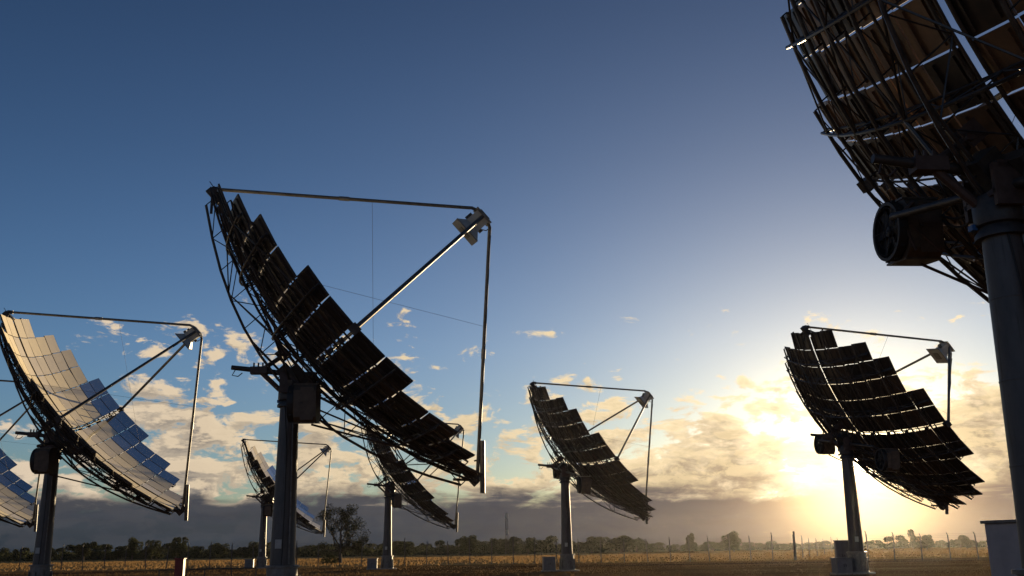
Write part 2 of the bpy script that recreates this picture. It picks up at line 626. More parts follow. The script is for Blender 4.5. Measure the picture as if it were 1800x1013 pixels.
def truss(fixed, vertical, outer_r=0.048, inner_r=0.035):
    reach = rib_reach(fixed) - 0.05
    n = max(4, int(round(2 * reach / 1.05)))
    us = [-reach + 2 * reach * i / n for i in range(n + 1)]

    def P(u, off):
        h, v = (fixed, u) if vertical else (u, fixed)
        return Vector((h, surf(h, v) - off, v))
    ins = [P(u, 0.17) for u in us]
    outs = [P(u, back_off(fixed, u)) for u in us]
    out = [("truss_chord", MB().tube(ins, inner_r, 6).mesh("truss_chord", M["truss"], True)),
           ("truss_chord", MB().tube(outs, outer_r, 6).mesh("truss_chord", M["truss"], True))]
    mb = MB()
    for i in range(n):
        mb.tube([ins[i], outs[i]], 0.018, 4)
        if i % 2:
            mb.tube([ins[i], outs[i + 1]], 0.018, 4)
        else:
            mb.tube([outs[i], ins[i + 1]], 0.018, 4)
    mb.tube([ins[n], outs[n]], 0.018, 4)
    out.append(("truss_lacing", mb.mesh("truss_lacing", M["truss"])))
    return out


RIBS = (-6.25, -5.15, -4.0, -2.86, -1.72, 0.0, 1.72, 2.86, 4.0, 5.15, 6.25)
ROWS = (-5.15, -4.0, -1.72, 1.72, 4.0, 5.15)
for hh in RIBS:
    DISH_MESHES += truss(hh, True)
for vv in ROWS:
    DISH_MESHES += truss(vv, False, 0.042, 0.032)

# diagonal bracing between the outer chords
mb = MB()
gx, gv = RIBS, ROWS
for i in range(len(gx) - 1):
    for j in range(len(gv) - 1):
        a = (gx[i], gv[j]) if (i + j) % 2 else (gx[i + 1], gv[j])
        b_ = (gx[i + 1], gv[j + 1]) if (i + j) % 2 else (gx[i], gv[j + 1])
        if any(abs(p[1]) > rib_reach(p[0]) + 0.3 for p in (a, b_)):
            continue
        mb.tube([(a[0], surf(*a) - back_off(*a), a[1]), (b_[0], surf(*b_) - back_off(*b_), b_[1])], 0.024, 5)
DISH_MESHES.append(("diagonal_brace", mb.mesh("diagonal_brace", M["truss"])))

# rail with upright pegs along the horizontal gap
mb = MB()
mb.tube([(h, surf(h, 0) + 0.02, 0) for h in np.linspace(-6.8, 6.8, 17)], 0.03, 6)
for h in np.linspace(-5.6, 5.6, 9):
    mb.box((h, surf(h, 0) + 0.15, 0), (0.06, 0.30, 0.05))
    mb.box((h, surf(h, 0) - 0.12, 0), (0.07, 0.20, 0.18))
DISH_MESHES.append(("centre_rail", mb.mesh("centre_rail", M["dark"])))

# rails either side of the vertical gap
for s in (-1, 1):
    DISH_MESHES.append(("gap_rail", MB().tube([(s * 0.21, surf(0.2, v) - 0.12, v) for v in np.linspace(-6.6, 6.6, 15)], 0.042, 6).mesh("gap_rail", M["truss"], True)))

# the four receiver struts, each with its elbow at the receiver
FOOT = 7.25


def strut_pts(kind):
    zf = surf(0, FOOT) - 0.18
    if kind in ("top", "bottom"):
        s = 1 if kind == "top" else -1
        return [(0, zf, s * FOOT), (0, ZREC + 0.35 - 0.02, s * 0.60), (0, ZREC + 0.42, s * 0.52), (0, ZREC + 0.54, s * 0.26)]
    s = 1 if kind == "near" else -1
    return [(s * 6.95, surf(6.95, 0) - 0.10, 0), (s * 0.40, ZREC + 0.30, 0), (s * 0.26, ZREC + 0.45, 0)]


for kind, r in (("top", 0.065), ("bottom", 0.068), ("near", 0.075), ("far", 0.075)):
    p = strut_pts(kind)
    DISH_MESHES.append(("receiver_strut", MB().tube(p, r, 10).mesh("receiver_strut", M["pole"], True)))
# collars on the struts, feet at the rim
for kind in ("top", "bottom"):
    p = strut_pts(kind)
    a, b_ = Vector(p[0]), Vector(p[1])
    DISH_MESHES.append(("strut_collar", MB().tube([a.lerp(b_, 0.48), a.lerp(b_, 0.52)], 0.085, 10).mesh("strut_collar", M["galv"], True)))
    s = 1 if kind == "top" else -1
    mb = MB()
    mb.tube([a, a.lerp(b_, 0.03)], 0.10, 10)
    mb.box((0, a.y - 0.12, s * 7.02), (0.34, 0.26, 0.62))
    mb.tube([(0, a.y, s * 7.25), (0, surf(0, 6.6) - 0.55, s * 6.6)], 0.05, 6)
    mb.tube([(-1.0, surf(1, 6.75) - 0.12, s * 6.75), (0, a.y - 0.05, s * 7.1), (1.0, surf(1, 6.75) - 0.12, s * 6.75)], 0.05, 6)
    DISH_MESHES.append(("strut_foot", mb.mesh("strut_foot", M["dark"], True)))
for s in (-1, 1):
    DISH_MESHES.append(("strut_foot", MB().box((s * 6.9, surf(6.9, 0) - 0.16, 0), (0.34, 0.28, 0.30)).mesh("strut_foot", M["dark"])))
# tail tube beside the lower strut foot
zf = surf(0, FOOT)
DISH_MESHES.append(("tail_tube", MB().tube([(0.0, zf + 0.95, -6.30), (0.0, zf - 0.35, -7.75)], 0.10, 10).mesh("tail_tube", M["galv"], True)))
mb = MB()
for k in (0.35, 0.75):
    a = Vector((0, zf + 0.95, -6.3)).lerp(Vector((0, zf - 0.35, -7.75)), k)
    mb.tube([a, a + Vector((0, -0.28, 0.16))], 0.03, 6)
DISH_MESHES.append(("tail_bracket", mb.mesh("tail_bracket", M["dark"])))
# thin lightning rod at the top, cable clipped along the lower strut
DISH_MESHES.append(("lightning_rod", MB().tube([(0.35, surf(0.35, 6.8), 6.75), (0.40, surf(0.35, 6.8) + 0.08, 7.45)], 0.014, 4).mesh("lightning_rod", M["wire"])))
p = strut_pts("bottom")
a, b_ = Vector(p[0]), Vector(p[1])
DISH_MESHES.append(("strut_cable", MB().tube([a.lerp(b_, tt) + Vector((0.05 + 0.03 * math.sin(tt * 40), -0.03, -0.085)) for tt in np.linspace(0.04, 0.99, 18)], 0.018, 5).mesh("strut_cable", M["black"], True)))
# stay wires
for s, h in ((1, -5.4), (-1, 5.4)):
    p = strut_pts("top" if s > 0 else "bottom")
    a = Vector(p[0]).lerp(Vector(p[1]), 0.61)
    b_ = Vector((h, surf(h, 2.4) + 0.05, -s * 2.4))
    DISH_MESHES.append(("stay_wire", MB().tube([a, b_], 0.007, 4).mesh("stay_wire", M["wire"])))

# receiver: flared front plate, box body, rear flange, fittings
rec_parts = []
body = MB()
zc = ZREC
q = [(-0.30, zc - 0.30), (0.30, zc - 0.30), (0.30, zc + 0.46), (-0.30, zc + 0.46)]
body.box((0, zc + 0.08, 0), (0.62, 0.76, 0.62))
fl = len(body.v)
for hw, y in ((0.56, zc - 0.40), (0.31, zc - 0.10)):
    for sx, sz in ((-1, -1), (1, -1), (1, 1), (-1, 1)):
        body.v.append((sx * hw, y, sz * hw))
for k in range(4):
    k2 = (k + 1) % 4
    body.face((fl + k, fl + k2, fl + 4 + k2, fl + 4 + k))
body.face((fl + 3, fl + 2, fl + 1, fl))
REC_BODY = body.mesh("receiver", M["grey_paint"])
rec_sub = []
mb = MB()
mb.box((0, zc - 0.425, 0), (1.16, 0.045, 1.16))
rec_sub.append(("front_plate", mb.mesh("front_plate", M["galv"])))
rec_sub.append(("aperture_window", MB().box((0, zc - 0.455, 0), (0.5, 0.02, 0.5)).mesh("aperture_window", M["dark"])))
mb = MB()
mb.box((0, zc + 0.50, 0), (0.80, 0.07, 0.80))
mb.box((0, zc + 0.57, 0), (0.5, 0.08, 0.5))
rec_sub.append(("rear_flange", mb.mesh("rear_flange", M["galv"])))
mb = MB()
for k, (a, b_) in enumerate(((0.36, 0.2), (-0.36, -0.15), (0.36, -0.1))):
    mb.box((b_, zc + 0.0 + 0.1 * k, a), (0.16, 0.14, 0.12))
mb.tube([(0.2, zc + 0.1, -0.36), (0.2, zc + 0.2, -0.5), (0.1, zc + 0.42, -0.5), (0.0, zc + 0.5, -0.4)], 0.02, 6)
rec_sub.append(("pipe_fitting", mb.mesh("pipe_fitting", M["dark"])))

# ---- parts that stay upright: X = elevation axis, Y = horizontal aim, Z up, origin at pole base
POLE = MB().lathe([(0.44, 1.28), (0.43, 1.6), (0.33, 6.9), (0.33, 7.05)], 28).mesh("pole", M["pole"], True)
SEAMS = []
for z in (2.9, 4.3, 5.7):
    r_ = 0.43 + (0.33 - 0.43) * (z - 1.6) / 5.3
    SEAMS.append(("weld_seam", MB().lathe([(r_ + 0.003, z - 0.02), (r_ + 0.008, z), (r_ + 0.003, z + 0.02)], 28).mesh("weld_seam", M["pole"], True)))
sl = MB()
sl.lathe([(0.62, 0.10), (0.62, 0.16), (0.53, 0.17), (0.53, 1.20), (0.60, 1.21), (0.60, 1.28), (0.5, 1.29)], 28)
for k in range(8):
    th = k * math.pi / 4
    sl.box((0.57 * math.cos(th), 0.57 * math.sin(th), 0.55), (0.10, 0.03, 0.78), Matrix.Rotation(th, 3, "Z"))
SLEEVE = sl.mesh("base_sleeve", M["galv"], True)
FOOTING = MB().lathe([(0.95, -0.05), (0.95, 0.08), (0.90, 0.10)], 28).mesh("footing", M["concrete"], True)
CABLE = MB().tube([(0.335, -0.12, 6.95), (0.352, -0.05, 6.2), (0.368, 0.03, 5.2), (0.397, 0.05, 3.2), (0.424, 0.04, 1.75), (0.432, 0.03, 1.3)], 0.018, 5).mesh("cable", M["black"], True)
CONDUIT = MB().tube([(0.30, 0.19, 6.8), (0.34, 0.25, 3.5), (0.37, 0.27, 1.32)], 0.03, 6).mesh("conduit", M["galv"], True)
PLATE = MB().box((0.432, -0.10, 2.0), (0.012, 0.22, 0.30)).mesh("blank_plate", M["grey_paint"])
hd = MB()
hd.lathe([(0.34, 7.00), (0.41, 7.02), (0.42, 7.08), (0.42, 7.46), (0.39, 7.53), (0.24, 7.60)], 28)
hd.lathe([(0.44, 6.78), (0.44, 6.86), (0.34, 7.0)], 28)
HEAD = hd.mesh("slewing_head", M["dark"], True)
CONNECTOR = MB().box((-0.15, -0.42, 7.02), (0.14, 0.10, 0.10)).mesh("cable_connector", M["blue"])
# yoke cheeks carrying the cross axle
yk = MB()
for s in (-1, 1):
    yk.box((s * 0.48, 0.05, 7.62), (0.10, 0.72, 0.75))
    yk.box((s * 0.48, 0.0, 7.98), (0.10, 0.42, 0.14))
yk.box((0, 0.0, 7.50), (1.02, 0.62, 0.10))
YOKE = yk.mesh("yoke", M["rust"])
# actuator beam pointing backwards with braces and bracket
ab = MB()
ab.tube([(0.0, -2.15, 8.25), (0.0, -1.0, 8.12), (0.0, 0.45, 7.93)], [0.085, 0.10, 0.09], 10)
ACT = ab.mesh("actuator", M["dark"], True)
br = MB()
br.box((0.0, -1.15, 8.13), (0.30, 0.60, 0.26))
for k in range(3):
    br.box((0.0, -1.35 + 0.16 * k, 8.34), (0.06, 0.05, 0.16))
br.tube([(0.0, -2.0, 8.18), (0.06, -2.1, 7.95), (0.0, -1.9, 7.92), (0.0, -1.75, 8.05)], 0.02, 5)
ACTB = br.mesh("actuator_bracket", M["rust"])
ARM1 = MB().tube([(0.0, -1.05, 8.05), (0.0, -0.38, 7.42)], 0.09, 8).mesh("support_arm", M["rust"], True)
ARM2 = MB().tube([(0.0, -1.0, 8.2), (0.0, -0.5, 8.55), (0.0, -0.05, 8.8)], 0.085, 8).mesh("support_arm", M["rust"], True)
lk = MB()
for s in (-1, 1):
    lk.box((s * 0.12, -0.32, 8.72), (0.05, 0.42, 0.40), Matrix.Rotation(0.7, 3, "X"))
lk.tube([(-0.2, -0.42, 8.62), (0.2, -0.42, 8.62)], 0.08, 8)
LINK = lk.mesh("lift_link", M["rust"])


def fan_unit():
    """cooling unit: cabinet with a fan in a round shroud on its rear (-Y) face; origin at its centre"""
    sub = []
    c = MB()
    ring = [(x_, z_) for x_, z_ in ((-0.59, -0.43), (-0.41, -0.61), (0.41, -0.61), (0.59, -0.43), (0.59, 0.43), (0.41, 0.61), (-0.41, 0.61), (-0.59, 0.43))]
    for y_ in (-0.31, 0.41):
        c.v += [(x_, y_, z_) for x_, z_ in ring]
    for k in range(8):
        c.face((k, (k + 1) % 8, 8 + (k + 1) % 8, 8 + k))
    c.face(tuple(reversed(range(8))))
    c.face(tuple(range(8, 16)))
    c.box((0, 0.05, 0.632), (0.86, 0.78, 0.04))
    c.box((0, 0.05, -0.632), (0.86, 0.78, 0.04))
    cab = c.mesh("cooling_unit", M["cream_paint"])
    rot = Matrix.Rotation(R(90), 4, "X")       # local z of the lathe -> -Y
    sh = MB()
    prof = [(0.50, 0.31), (0.60, 0.31), (0.60, 0.50), (0.56, 0.52), (0.53, 0.50)]
    st = len(sh.v)
    sh.lathe([(0.60, 0.31), (0.62, 0.33), (0.62, 0.52), (0.55, 0.52), (0.55, 0.36), (0.10, 0.35)], 28, rot)
    for k in range(10):
        th = k * math.pi / 5
        sh.box((0.63 * math.cos(th), -0.42, 0.63 * math.sin(th)), (0.05, 0.08, 0.05))
    sub.append(("fan_shroud", sh.mesh("fan_shroud", M["black"], True)))
    hub = MB()
    hub.lathe([(0.11, 0.36), (0.11, 0.47), (0.05, 0.49)], 14, rot)
    sub.append(("fan_hub", hub.mesh("fan_hub", M["dark"], True)))
    for k in range(6):
        th = k * math.pi / 3
        mb = MB()
        e = Matrix.Rotation(th, 3, "Y")
        pts = [e @ Vector(p) for p in ((0.10, -0.44, 0.05), (0.52, -0.46, 0.14), (0.52, -0.40, -0.10), (0.10, -0.40, -0.05))]
        mb.v += [tuple(p) for p in pts] + [tuple(p + Vector((0, 0.012, 0))) for p in pts]
        for qd in ((0, 1, 2, 3), (7, 6, 5, 4), (0, 4, 5, 1), (1, 5, 6, 2), (2, 6, 7, 3), (3, 7, 4, 0)):
            mb.face(qd)
        sub.append(("fan_blade", mb.mesh("fan_blade", M["black"])))
    g = MB()
    for rr in (0.2, 0.35, 0.5):
        g.tube([(rr * math.cos(a), -0.53, rr * math.sin(a)) for a in np.linspace(0, 2 * math.pi, 21)], 0.008, 4, cap=False)
    for k in range(4):
        a = k * math.pi / 4
        g.tube([(0.56 * math.cos(a), -0.53, 0.56 * math.sin(a)), (-0.56 * math.cos(a), -0.53, -0.56 * math.sin(a))], 0.008, 4)
    sub.append(("fan_guard", g.mesh("fan_guard", M["black"])))
    for s in (-1, 1):
        for z, hh_ in ((0.30, 0.46), (-0.28, 0.50)):
            sub.append(("side_panel", MB().box((s * 0.601, 0.12, z), (0.012, 0.42, hh_)).mesh("side_panel", M["cream_paint"])))
        sub.append(("latch", MB().box((s * 0.62, -0.05, 0.02), (0.03, 0.08, 0.05)).mesh("latch", M["dark"])))
    return cab, sub


FAN_CAB, FAN_SUB = fan_unit()


def build_dish(x, y, da, de, label, panel=PANEL):
    root = bpy.data.objects.new("solar_dish", None)
    root.empty_display_size = 0.5
    col.objects.link(root)
    root.location = (x, y, 0)
    root["label"] = label
    root["category"] = "solar dish"
    root["group"] = "solar dishes standing in a grid on posts"
    a, e = AZ + da, EL + de
    nn = Vector((math.sin(a) * math.cos(e), math.cos(a) * math.cos(e), math.sin(e)))
    s0 = Vector((math.cos(a), -math.sin(a), 0))
    u0 = s0.cross(nn)
    ct, st = math.cos(TW), math.sin(TW)
    ss = s0 * ct - u0 * st
    uu = u0 * ct + s0 * st
    org = Vector((0, 0, HUB)) + nn * CV - uu * 0.035
    MD = Matrix(((ss.x, nn.x, uu.x, org.x), (ss.y, nn.y, uu.y, org.y), (ss.z, nn.z, uu.z, org.z), (0, 0, 0, 1)))
    nh = Vector((math.sin(a), math.cos(a), 0))
    MU = Matrix(((s0.x, nh.x, 0, 0), (s0.y, nh.y, 0, 0), (0, 0, 1, 0), (0, 0, 0, 1)))
    for nm, me in (("pole", POLE), *SEAMS, ("base_sleeve", SLEEVE), ("footing", FOOTING)):
        link(nm, me, root)
    for nm, me in (("slewing_head", HEAD), ("yoke", YOKE), ("actuator", ACT), ("actuator_bracket", ACTB),
                   ("support_arm", ARM1), ("support_arm", ARM2), ("lift_link", LINK), ("cable", CABLE), ("conduit", CONDUIT), ("blank_plate", PLATE), ("cable_connector", CONNECTOR)):
        link(nm, me, root, MU)
    jit = random.Random(int(1000 * abs(x) + y))
    for h, v, dry in SLOTS:
        link("mirror_panel", PANEL_SHADED if dry and panel is PANEL else panel, root, MD @ slot_mtx(h, v, jit))
    for nm, me in DISH_MESHES:
        link(nm, me, root, MD)
    rec = link("receiver", REC_BODY, root, MD)
    for nm, me in rec_sub:
        link(nm, me, rec)
    # cross axle through the hub, hub legs up to the frame, and a cooling unit at each end
    inv = MD.inverted()
    hubp = Vector((0, 0, HUB + 0.12))
    mb = MB()
    mb.tube([hubp - ss * 3.0, hubp + ss * 3.0], 0.09, 10)
    link("cross_axle", mb.mesh("cross_axle", M["truss"], True), root)
    mb = MB()
    for h, v in ((-1.72, 1.72), (1.72, 1.72), (-1.72, -1.72), (1.72, -1.72), (0.0, 2.2), (0.0, -2.2)):
        tgt = MD @ Vector((h, surf(h, v) - back_off(h, v), v))
        mb.tube([hubp + ss * max(-1.2, min(1.2, h)) * 0.6, tgt], 0.045, 6)
    link("hub_leg", mb.mesh("hub_leg", M["truss"], True), root)
    mb = MB()
    c = hubp + nn * 0.35
    rot = Matrix((ss, nn, uu)).transposed()
    mb.box(c, (1.5, 0.34, 0.75), rot)
    mb.box(hubp + nn * 0.1 + uu * 0.35, (0.5, 0.5, 0.6), rot)
    mb.box(hubp + nn * 0.15 - uu * 0.36, (0.6, 0.40, 0.25), rot)
    link("hub_casting", mb.mesh("hub_casting", M["dark"]), root)
    for s in (-1, 1):
        cpos = Vector((0, 0, HUB - (0.15 if s < 0 else 0.60))) + ss * 3.35 * s + nh * 0.55
        tilt = Matrix.Rotation(TW * 0.55, 4, nh)
        mu = Matrix.Translation(cpos) @ tilt @ MU
        cu = link("cooling_unit", FAN_CAB, root, mu)
        for nm, me in FAN_SUB:
            link(nm, me, cu)
        mb = MB()
        # hanger frame from the axle end, coolant hoses, and stay rod to the lower frame
        end = hubp + ss * 2.75 * s
        cu_p = lambda X, Y, Z: mu @ Vector((X, Y, Z))
        for yy in (-0.2, 0.3):
            mb.tube([end, cu_p(-0.62 * s, yy, 0.5)], 0.04, 6)
            mb.tube([end, cu_p(-0.62 * s, yy, -0.5)], 0.035, 6)
        link("hanger_frame", mb.mesh("hanger_frame", M["rust"]), root)
        low = MD @ Vector((s * 2.3, surf(2.3, -4.3) - back_off(2.3, -4.3), -4.3))
        link("stay_rod", MB().tube([cu_p(0, 0.2, -0.68), low], 0.035, 6).mesh("stay_rod", M["rust"], True), root)
        mb = MB()
        for k, off in enumerate((0.0, 0.14)):
            a0 = cu_p(-0.3 * s, 0.45, 0.35 - 0.5 * off)
            b0 = hubp + ss * 0.7 * s + nn * 0.1 - uu * (0.2 + off)
            pts = []
            for tt in np.linspace(0, 1, 9):
                p = a0.lerp(b0, tt)
                p = p + Vector((0, 0, -0.22 * math.sin(math.pi * tt) * (1 + k * 0.4)))
                pts.append(p)
            mb.tube(pts, 0.028, 6)
        link("coolant_hose", mb.mesh("coolant_hose", M["black"], True), root)
    return root


build_dish(-8.11, 35.01, 0.005, 0.034, "large solar dish in the middle seen edge-on, its thick post before a smaller dish")
build_dish(8.52, 16.08, -0.005, 0.005, "nearest solar dish looming over the top right corner, its fan box hanging at left", PANEL_TAN)
build_dish(20.35, 60.20, -0.016, -0.013, "solar dish in front of the setting sun, seen from behind with bright gaps between panels")
build_dish(4.02, 79.34, -0.022, 0.002, "dark medium sized solar dish near the middle, right of the lattice mast")
build_dish(-25.07, 53.25, 0.033, -0.002, "solar dish at left with cream and blue mirrors showing its whole front")
build_dish(-42.03, 71.25, 0.012, -0.008, "solar dish cut off by the left edge, only its lower blue mirrors in view")
build_dish(-12.67, 99.12, -0.008, -0.007, "small dark solar dish partly hidden below the big edge-on dish")
build_dish(-29.46, 116.70, -0.004, -0.006, "smallest solar dish with white glinting mirrors, partly behind the big thick post")


# ------------------------------------------------------------------ ground equipment
def cabinet(x, y, w, d, h, rot, label, mat=None, round_top=False):
    root = bpy.data.objects.new("control_cabinet", None)
    col.objects.link(root)
    root.location = (x, y, 0)
    root.rotation_euler = (0, 0, rot)
    root["label"] = label
    root["category"] = "cabinet"
    mat = mat or M["cabinet"]
    mb = MB().box((0, 0, 0.10 + h / 2), (w, d, h))
    bevel(link("body", mb.mesh("body", mat), root), 0.02)
    mb = MB().box((0, 0, 0.13 + h), (w + 0.10, d + 0.10, 0.06))
    bevel(link("roof", mb.mesh("roof", M["galv"]), root), 0.012)
    link("plinth", MB().box((0, 0, 0.03), (w + 0.2, d + 0.2, 0.14)).mesh("plinth", M["concrete"]), root)
    for s in (-1, 1):
        dr = link("door", MB().box((s * w * 0.245, -d / 2 - 0.012, 0.10 + h * 0.5), (w * 0.465, 0.025, h * 0.9)).mesh("door", mat), root)
        bevel(dr, 0.006)
        link("handle", MB().box((s * 0.06, -d / 2 - 0.04, 0.10 + h * 0.52), (0.03, 0.035, 0.16)).mesh("handle", M["black"]), dr)
    mb = MB()
    for k in range(4):
        mb.box((w / 2 + 0.008, 0, 0.10 + h * 0.72 + k * 0.05), (0.016, d * 0.5, 0.02))
    link("vent_louvre", mb.mesh("vent_louvre", M["dark"]), root)
    return root


cabinet(20.35 - 1.15, 59.6, 0.95, 0.8, 0.80, AZ * 0 + 0.1, "low grey cabinet at the foot of the post in front of the sun")
cabinet(4.02 - 1.45, 79.0, 0.95, 0.8, 0.95, 0.1, "low grey cabinet beside the foot of the middle dish post")
cabinet(-12.67 - 1.4, 98.7, 0.95, 0.8, 0.9, 0.1, "low grey cabinet beside the post of the small dark dish under the big one")
cabinet(-29.46 - 1.3, 116.3, 0.95, 0.8, 0.9, 0.1, "low grey cabinet beside the post of the smallest dish, just left of the big post")
cabinet(20.35 - 0.40, 61.6, 0.8, 0.5, 1.8, -0.1, "tall narrow cabinet standing behind the post in front of the sun")

# big cabinet at the right edge: lids with lifting hinge blocks
cb = cabinet(9.78, 18.9, 1.2, 1.2, 1.95, 0.30, "big dull grey cabinet at the right edge beside the nearest post", M["cabinet_pale"])
mb = MB()
for xx in (-0.22, 0.42):
    mb.box((xx, -0.52, 2.12), (0.16, 0.10, 0.14))
    mb.tube([(xx - 0.06, -0.5, 2.2), (xx + 0.06, -0.5, 2.2)], 0.025, 8)
link("hinge_block", mb.mesh("hinge_block", M["dark"]), cb)

# red marker pillar
g = ground_at(318.5, 42.0)
root = bpy.data.objects.new("marker_post", None)
col.objects.link(root)
root.location = g
root["label"] = "dark red square marker post standing on the bare ground at left"
root["category"] = "post"
bevel(link("post_body", MB().box((0, 0, 0.77), (0.36, 0.30, 1.50)).mesh("post_body", M["red"]), root), 0.02)
bevel(link("post_cap", MB().box((0, 0, 1.535), (0.42, 0.36, 0.04)).mesh("post_cap", M["red"]), root), 0.01)
link("post_footing", MB().box((0, 0, 0.03), (0.55, 0.5, 0.08)).mesh("post_footing", M["concrete"]), root)
dr = link("door_panel", MB().box((0, -0.157, 0.85), (0.28, 0.014, 1.1)).mesh("door_panel", M["red"]), root)
link("latch", MB().box((0.10, -0.175, 0.9), (0.03, 0.03, 0.10)).mesh("latch", M["dark"]), dr)

# low rail
root = bpy.data.objects.new("low_rail", None)
col.objects.link(root)
p0, p1 = ground_at(283, 58.0), ground_at(452, 60.5)
root.location = p0
root["label"] = "low thin post and rail barrier on the ground right of the dark red post"
root["category"] = "railing"
dv = p1 - p0
link("rail", MB().tube([(0, 0, 0.86), tuple(dv + Vector((0, 0, 0.86)))], 0.03, 6).mesh("rail", M["wire"]), root)
pm = MB().tube([(0, 0, -0.05), (0, 0, 0.84)], 0.035, 6).mesh("rail_post", M["wire"])
for tt in (0.0, 0.27, 0.46, 0.74, 1.0):
    link("rail_post", pm, root, Matrix.Translation(dv * tt))

# ------------------------------------------------------------------ perimeter fence
POST_M = MB()
POST_M.tube([(0, 0, -0.05), (0, 0, 2.75)], 0.065, 6)
POST_M.tube([(0, 0, 2.75), (0.0, 0.25, 3.05)], 0.045, 5)
POST_M = POST_M.mesh("fence_post", M["wire"])
BIG_M = MB().tube([(0, 0, -0.05), (0, 0, 3.25)], 0.12, 8).mesh("fence_post", M["wire"])


def fence(pts, label, big=()):
    root = bpy.data.objects.new("wire_fence", None)
    col.objects.link(root)
    root.location = pts[0]
    root["label"] = label
    root["category"] = "fence"
    fr_ = random.Random(len(pts))
    for i, p in enumerate(pts):
        lean = Matrix.Rotation(fr_.gauss(0, 0.025), 4, "Y") @ Matrix.Rotation(fr_.gauss(0, 0.02), 4, "X")
        lean = lean @ Matrix.Diagonal((1.0, 1.0, fr_.uniform(0.88, 1.08), 1.0))
        link("fence_post", BIG_M if i in big else POST_M, root, Matrix.Translation(p - pts[0]) @ lean)
    for z, yo in ((0.1, 0), (0.55, 0), (1.0, 0), (1.45, 0), (1.9, 0), (2.28, 0), (2.45, 0.12), (2.62, 0.25)):
        mb = MB()
        mb.tube([p - pts[0] + Vector((0, yo - 0.045, z)) for p in pts], 0.006, 4)
        link("fence_wire", mb.mesh("fence_wire", M["wire"]), root)
    return root


left = [ground_at(px, 126 - 0.006 * max(0, px)) for px in (-30, 37, 74, 111, 148, 186, 222, 258, 295, 332, 370, 408, 446, 484, 522, 560, 598, 636, 674, 712, 750, 788, 826, 864, 902, 940, 978, 1017, 1056, 1097, 1138, 1178, 1212, 1246, 1282, 1319, 1357, 1396)]
fence(left, "long tall wire fence running across the dry field behind the dishes", big=(len(left) - 1,))
rec_ = [ground_at(px, d) for px, d in ((1397.5, 119), (1410, 130), (1422, 143), (1436, 160), (1449, 181), (1462, 210), (1474, 245))]
fence(rec_, "wire fence run receding from its thick corner post toward the hazy trees", big=(0,))
rt = [ground_at(px, d) for px, d in ((1525, 108), (1571, 107), (1619, 106), (1669, 105), (1718, 104), (1768, 103), (1818, 102))]
fence(rt, "tall wire fence at far right behind the cabinet, against the orange haze")

# lattice mast
g = ground_at(891, 330)
root = bpy.data.objects.new("lattice_mast", None)
col.objects.link(root)
root.location = g
root["label"] = "slim steel lattice mast rising above the treeline left of the middle dish"
root["category"] = "mast"
H = 13.2
legs = []
for sx, sy in ((-1, -1), (1, -1), (1, 1), (-1, 1)):
    link("mast_leg", MB().tube([(sx * 0.55, sy * 0.55, 0), (sx * 0.35, sy * 0.35, H)], 0.07, 4).mesh("mast_leg", M["wire"]), root)
mb = MB()
for k in range(11):
    z0, z1 = H * k / 11, H * (k + 1) / 11
    w0, w1 = 0.55 - 0.2 * k / 11, 0.55 - 0.2 * (k + 1) / 11
    for (ax, ay), (bx_, by_) in (((-1, -1), (1, -1)), ((1, -1), (1, 1)), ((1, 1), (-1, 1)), ((-1, 1), (-1, -1))):
        mb.tube([(ax * w0, ay * w0, z0), (bx_ * w1, by_ * w1, z1)], 0.04, 4)
        mb.tube([(ax * w1, ay * w1, z1), (bx_ * w1, by_ * w1, z1)], 0.04, 4)
link("mast_lacing", mb.mesh("mast_lacing", M["wire"]), root)
link("antenna_panel", MB().box((0, -0.5, 12.4), (1.0, 0.3, 1.6)).mesh("antenna_panel", M["grey_paint"]), root)
link("antenna_panel", MB().box((0.1, -0.5, 7.2), (0.8, 0.4, 1.2)).mesh("antenna_panel", M["grey_paint"]), root)


# ------------------------------------------------------------------ trees
def leaf_cloud(centres, n, size, seed, squash=1.0):
    r = np.random.default_rng(seed)
    c = np.array([(a, b_, d) for a, b_, d, rad in centres])
    rad = np.array([k[3] for k in centres])
    pr = rad ** 2
    idx = r.choice(len(c), n, p=pr / pr.sum())
    d = r.normal(size=(n, 3))
    d /= np.linalg.norm(d, axis=1)[:, None]
    rr = rad[idx] * r.uniform(0.35, 1.0, n) ** 0.6
    p = c[idx] + d * rr[:, None] * np.array([1, 1, squash])
    a = r.normal(size=(n, 3))
    a /= np.linalg.norm(a, axis=1)[:, None]
    b_ = np.cross(a, r.normal(size=(n, 3)))
    b_ /= np.linalg.norm(b_, axis=1)[:, None]
    s = size * r.uniform(0.5, 1.3, n)
    v = np.stack([p - a * s[:, None], p + b_ * s[:, None] * 0.45, p + a * s[:, None], p - b_ * s[:, None] * 0.45], 1)
    return v.reshape(-1, 3), np.arange(n * 4).reshape(-1, 4)


def cloud_mesh(name, centres, n, size, seed, squash=1.0, mat=None):
    v, f = leaf_cloud(centres, n, size, seed, squash)
    me = bpy.data.meshes.new(name)
    me.from_pydata(v.tolist(), [], f.tolist())
    me.materials.append(mat or M["leaf"])
    return me


